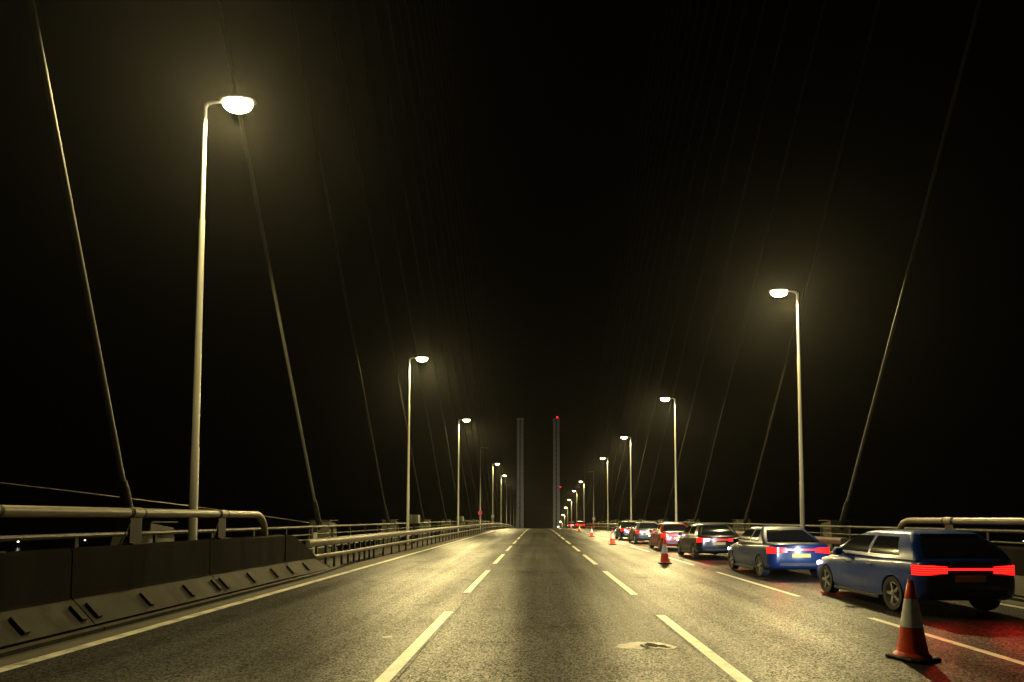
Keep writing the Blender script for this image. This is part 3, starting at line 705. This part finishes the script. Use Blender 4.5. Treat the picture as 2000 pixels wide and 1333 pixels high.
        for y in (.80, 3.42):
            wh = bpy.data.objects.new('wheel', None); COL.objects.link(wh); wh.parent = t; wh.location = (s * .79, y, .315)
            MB().lathe([(.19, -.02), (.19, .02)], (0, 0, 0), 24, 'x').build('brake_disc', M['black'], wh)
            MB().lathe([(.215, -.10), (.30, -.105), (.314, -.07), (.315, .07), (.30, .105), (.215, .10), (.215, -.10)], (0, 0, 0), 32, 'x', False).build('tyre', M['rubber'], wh, smooth=True)
            rm = MB(); rm.lathe([(.218, s * .02), (.218, s * .085), (.195, s * .09), (.19, s * .02)], (0, 0, 0), 28, 'x', False)
            for k in range(5):
                a = 2 * math.pi * k / 5; ca, sa = math.cos(a), math.sin(a)
                vs = [(s * x, r * ca - q * sa, r * sa + q * ca) for x in (.055, .09) for r, q in ((.03, -.03), (.205, -.022), (.205, .022), (.03, .03))]
                rm.add(vs, [(0, 1, 2, 3), (4, 7, 6, 5), (0, 4, 5, 1), (1, 5, 6, 2), (2, 6, 7, 3), (3, 7, 4, 0)])
            rm.lathe([(.05, s * .05), (.05, s * .10), (.03, s * .105)], (0, 0, 0), 14, 'x'); rm.build('rim', M['rim'], wh)
    MB().box(-.40, .40, -.014, -.003, .80, .835).build('light_bar', M['tailbar'], t)
    MB().box(-.26, .26, -.016, -.003, .60, .71).build('number_plate', M['plate'], t, bevel=.003)
    MB().box(-.62, .62, -.02, .05, .36, .46).build('rear_valance', M['black'], t, bevel=.01)
    sp_ = MB()
    if not saloon: sp_.add([(-.52, .52, 1.395), (.52, .52, 1.395), (.50, .72, 1.43), (-.50, .72, 1.43), (-.52, .52, 1.415), (.52, .52, 1.415), (.50, .72, 1.452), (-.50, .72, 1.452)],
        [(0, 1, 2, 3), (4, 7, 6, 5), (0, 4, 5, 1), (1, 5, 6, 2), (2, 6, 7, 3), (3, 7, 4, 0)]); (sp_.build('spoiler', PAINTS['blue'], t) if not saloon else None)
    w_ = MB()
    if not saloon: w_.tube([(0, Cy0(.2) - .018, Cz(.2)), (.22, Cy0(.36) - .016, Cz(.36))], .008, 6); (w_.build('rear_wiper', M['black'], t) if not saloon else None)
    return t
hlight = bpy.data.lights.new('headlight_beam', 'SPOT'); hlight.energy = HEAD_POWER; hlight.color = (.78, .9, 1.0); hlight.spot_size = R(80); hlight.spot_blend = .8; hlight.shadow_soft_size = .05
tglow = bpy.data.lights.new('tail_glow', 'SPOT'); tglow.energy = 22; tglow.color = (1, .03, .02); tglow.spot_size = R(150); tglow.spot_blend = .8; tglow.shadow_soft_size = .08
car0 = make_car(); car1 = make_car(True); used = [False, False]
CARS = [(7.42, 10.6, 'blue', 0, 'blue hatchback nearest the camera with a lit red light bar'), (7.35, 17.2, 'navy', .0, 'blue saloon stopped just ahead of the nearest hatchback'),
        (7.48, 25.4, 'silver', 0, 'black hatchback third in the row of stopped cars'), (7.38, 32.2, 'red', 0, 'red saloon fourth in the row of stopped cars'),
        (7.45, 41.0, 'white', 0, 'grey hatchback fifth in the row of stopped cars'), (7.40, 48.0, 'black', 0, 'black saloon at the front of the row of stopped cars'),
        (8.2, 118, 'red', .06, 'small red car near the crest, left of the right guardrail'), (7.6, 134, 'black', 0, 'farthest car, tiny tail lights on the crest')]
painted = {}
for i, (x, y, p, a, lab) in enumerate(CARS):
    q = 1 if 'saloon' in lab or 'farthest' in lab else 0
    o = copy_tree((car0, car1)[q]) if used[q] else (car0, car1)[q]
    used[q] = True
    o.location = (x, y, rz(y + 2)); o.rotation_euler = (math.atan2(rz(y + 4.2) - rz(y), 4.2), 0, a)
    tag(o, lab, 'car', 'stopped cars in the right lane')
    if True:
        for ch in o.children:
            if ch.type == 'MESH' and ch.data.materials[0] in PAINTS.values() and ch.data.materials[0] != PAINTS[p]:
                key = (ch.data.name, p)
                if key not in painted:
                    d = ch.data.copy(); d.materials[0] = PAINTS[p]; painted[key] = d
                ch.data = painted[key]
    for ch in [c for c in o.children if c.name.startswith('tail_light')]:
        s = 1 if sum(v.co.x for v in ch.data.vertices) > 0 else -1
        l_ = bpy.data.objects.new('tail_glow', tglow); COL.objects.link(l_); l_.parent = ch; l_.location = (s * .62, -.10, .80); l_.rotation_euler = (R(70), 0, R(180))
    for ch in [c for c in o.children if c.name.startswith('headlight')]:
        s = 1 if sum(v.co.x for v in ch.data.vertices) > 0 else -1
        l_ = bpy.data.objects.new('headlight_beam', hlight); COL.objects.link(l_); l_.parent = ch; l_.location = (s * .66, 4.32, .66); l_.rotation_euler = (R(86), 0, 0)

# ------------------------------------------------------------------ far pylon (two legs) and unseen lamps added to light it
def pylon(x, lab, red):
    y = 420; zb, zt = rz(y) - 1, 71.5
    t = thing('bridge_pylon', lab, 'bridge pylon', (x, y, zb), 0, 'pylon legs at the far end of the span')
    H = zt - zb; s = 1 if x > 0 else -1
    lg = MB(); prof = [(-2.25, -2.4), (-.55, -2.4), (-.55, -1.4), (.30, -1.4), (.30, -2.4), (2.25, -2.4), (2.25, 2.4), (-2.25, 2.4)]
    vs = [(px * (1.06 - .10 * f), py, H * f) for f in (0, 1) for px, py in prof]; n = len(prof)
    lg.add(vs, [tuple(range(n))[::-1], tuple(range(n, 2 * n))] + [(k, (k + 1) % n, n + (k + 1) % n, n + k) for k in range(n)])
    lg.build('leg', M['pylon'], t)
    MB().box(-.52, .27, -1.5, -1.41, 1, H - .5).build('recess_shade_panel', M['recess_shade'], t)  # slot's shade put into a dark panel colour
    rg = MB().box(-.40, .15, -2.2, -1.9, 0, .9).mesh('anchor_plate', M['slot']); h = 4
    while h < H - 4: inst(rg, 'anchor_plate', t, (0, 0, h)); h += 3.2
    MB().box(-2.45, 2.35, -2.6, 2.6, H, H + .7).build('cap', M['pylon'], t)
    if red:
        MB().lathe([(.25, H + .7), (.25, H + 1.0), (.6, H + 1.05), (.6, H + 1.7), (.3, H + 1.9)], (.6, -1.2, 0), 14).build('warning_light', M['red_lamp'], t, smooth=True)
        MB().lathe([(.2, 0), (.42, .1), (.42, .7), (.15, .85)], (2.75, -1.8, H * .37 + 13), 12).build('warning_light', M['red_lamp'], t, smooth=True)
        MB().box(2.2, 2.85, -2.0, -1.6, H * .37 + 12.8, H * .37 + 13).build('lamp_bracket', M['dark_steel'], t)
    # unseen lamp added behind the crest, short of the leg, to light it
    f = thing('added_floodlight', 'unseen lamp added behind the crest to light the far %s pylon leg' % ('right' if s > 0 else 'left'), 'added_floodlight', (x - s * 2.5, y - 70, rz(y - 70)), 0, 'unseen lamps added for the far pylon')
    MB().box(-.3, .3, -.3, .3, 0, .5).build('stand', M['dark_steel'], f); MB().box(-.45, .45, -.25, .25, .5, 1.1).build('case', M['dark_steel'], f, bevel=.03)
    MB().box(-.38, .38, .252, .28, .58, 1.02).build('glass', M['added_flood'], f)
    L = bpy.data.lights.new('added_flood_beam', 'SPOT'); L.energy = 22000; L.color = (1, .9, .7); L.spot_size = R(95); L.spot_blend = .9; L.shadow_soft_size = .2
    o = bpy.data.objects.new('added_flood_beam', L); COL.objects.link(o); o.parent = f; o.location = (0, .5, 1.0); o.rotation_euler = (R(90 + 36), 0, 0)
pylon(-11.9, 'left leg of the tall concrete pylon beyond the crest', False)
pylon(12.85, 'right leg of the far pylon with a red light on top', True)

# ------------------------------------------------------------------ far lamps on the shore
far = [(-1180, 1400, -46, 2.2, 'bright lamp on the far left shore seen under the pipe rail'), (-1065, 1450, -44, 1.6, 'dim lamp on the far left shore, second from the left'),
       (-700, 1500, -42, 1.5, 'small lamp on the shore below the left pipe rail bend'), (800, 1300, -38, 1.3, 'small lamp on the far right shore below the pipe bend'),
       (860, 1350, -40, 1.8, 'bright lamp on the far right shore below the pipe rail'), (1010, 1400, -43, 1.4, 'lamp on the right shore beside the pipe post'),
       (1120, 1420, -45, 1.5, 'lamp on the right shore, second from the right'), (1100, 1290, -42, 1.6, 'rightmost lamp on the far shore')]
for x, y, z, r, lab in far:
    t = thing('shore_lamp', lab, 'shore lamp', (x, y, -58), 0, 'lamps on the far shore')
    MB().tube([(0, 0, 0), (0, 0, z + 58)], .25, 6).build('mast', M['dark_steel'], t)
    MB().lathe([(r * .3, 0), (r * .8, r * .2), (r * .8, r * .9), (r * .3, r * 1.1)], (0, 0, z + 58), 10).build('lamp_head', M['city'], t)

# ------------------------------------------------------------------ thin night haze
if HAZE_DENSITY:
    hz = MB(); hz.box(-3200, 3200, -1200, 5200, -60, 120)
    m = bpy.data.materials.new('haze_air'); m.use_nodes = True; n = m.node_tree.nodes
    n.remove(n['Principled BSDF']); v = n.new('ShaderNodeVolumePrincipled')
    v.inputs['Color'].default_value = (.92, .90, .86, 1); v.inputs['Density'].default_value = HAZE_DENSITY; v.inputs['Anisotropy'].default_value = .8
    m.node_tree.links.new(v.outputs[0], n['Material Output'].inputs['Volume'])
    tag(hz.build('haze', m), kind='stuff')
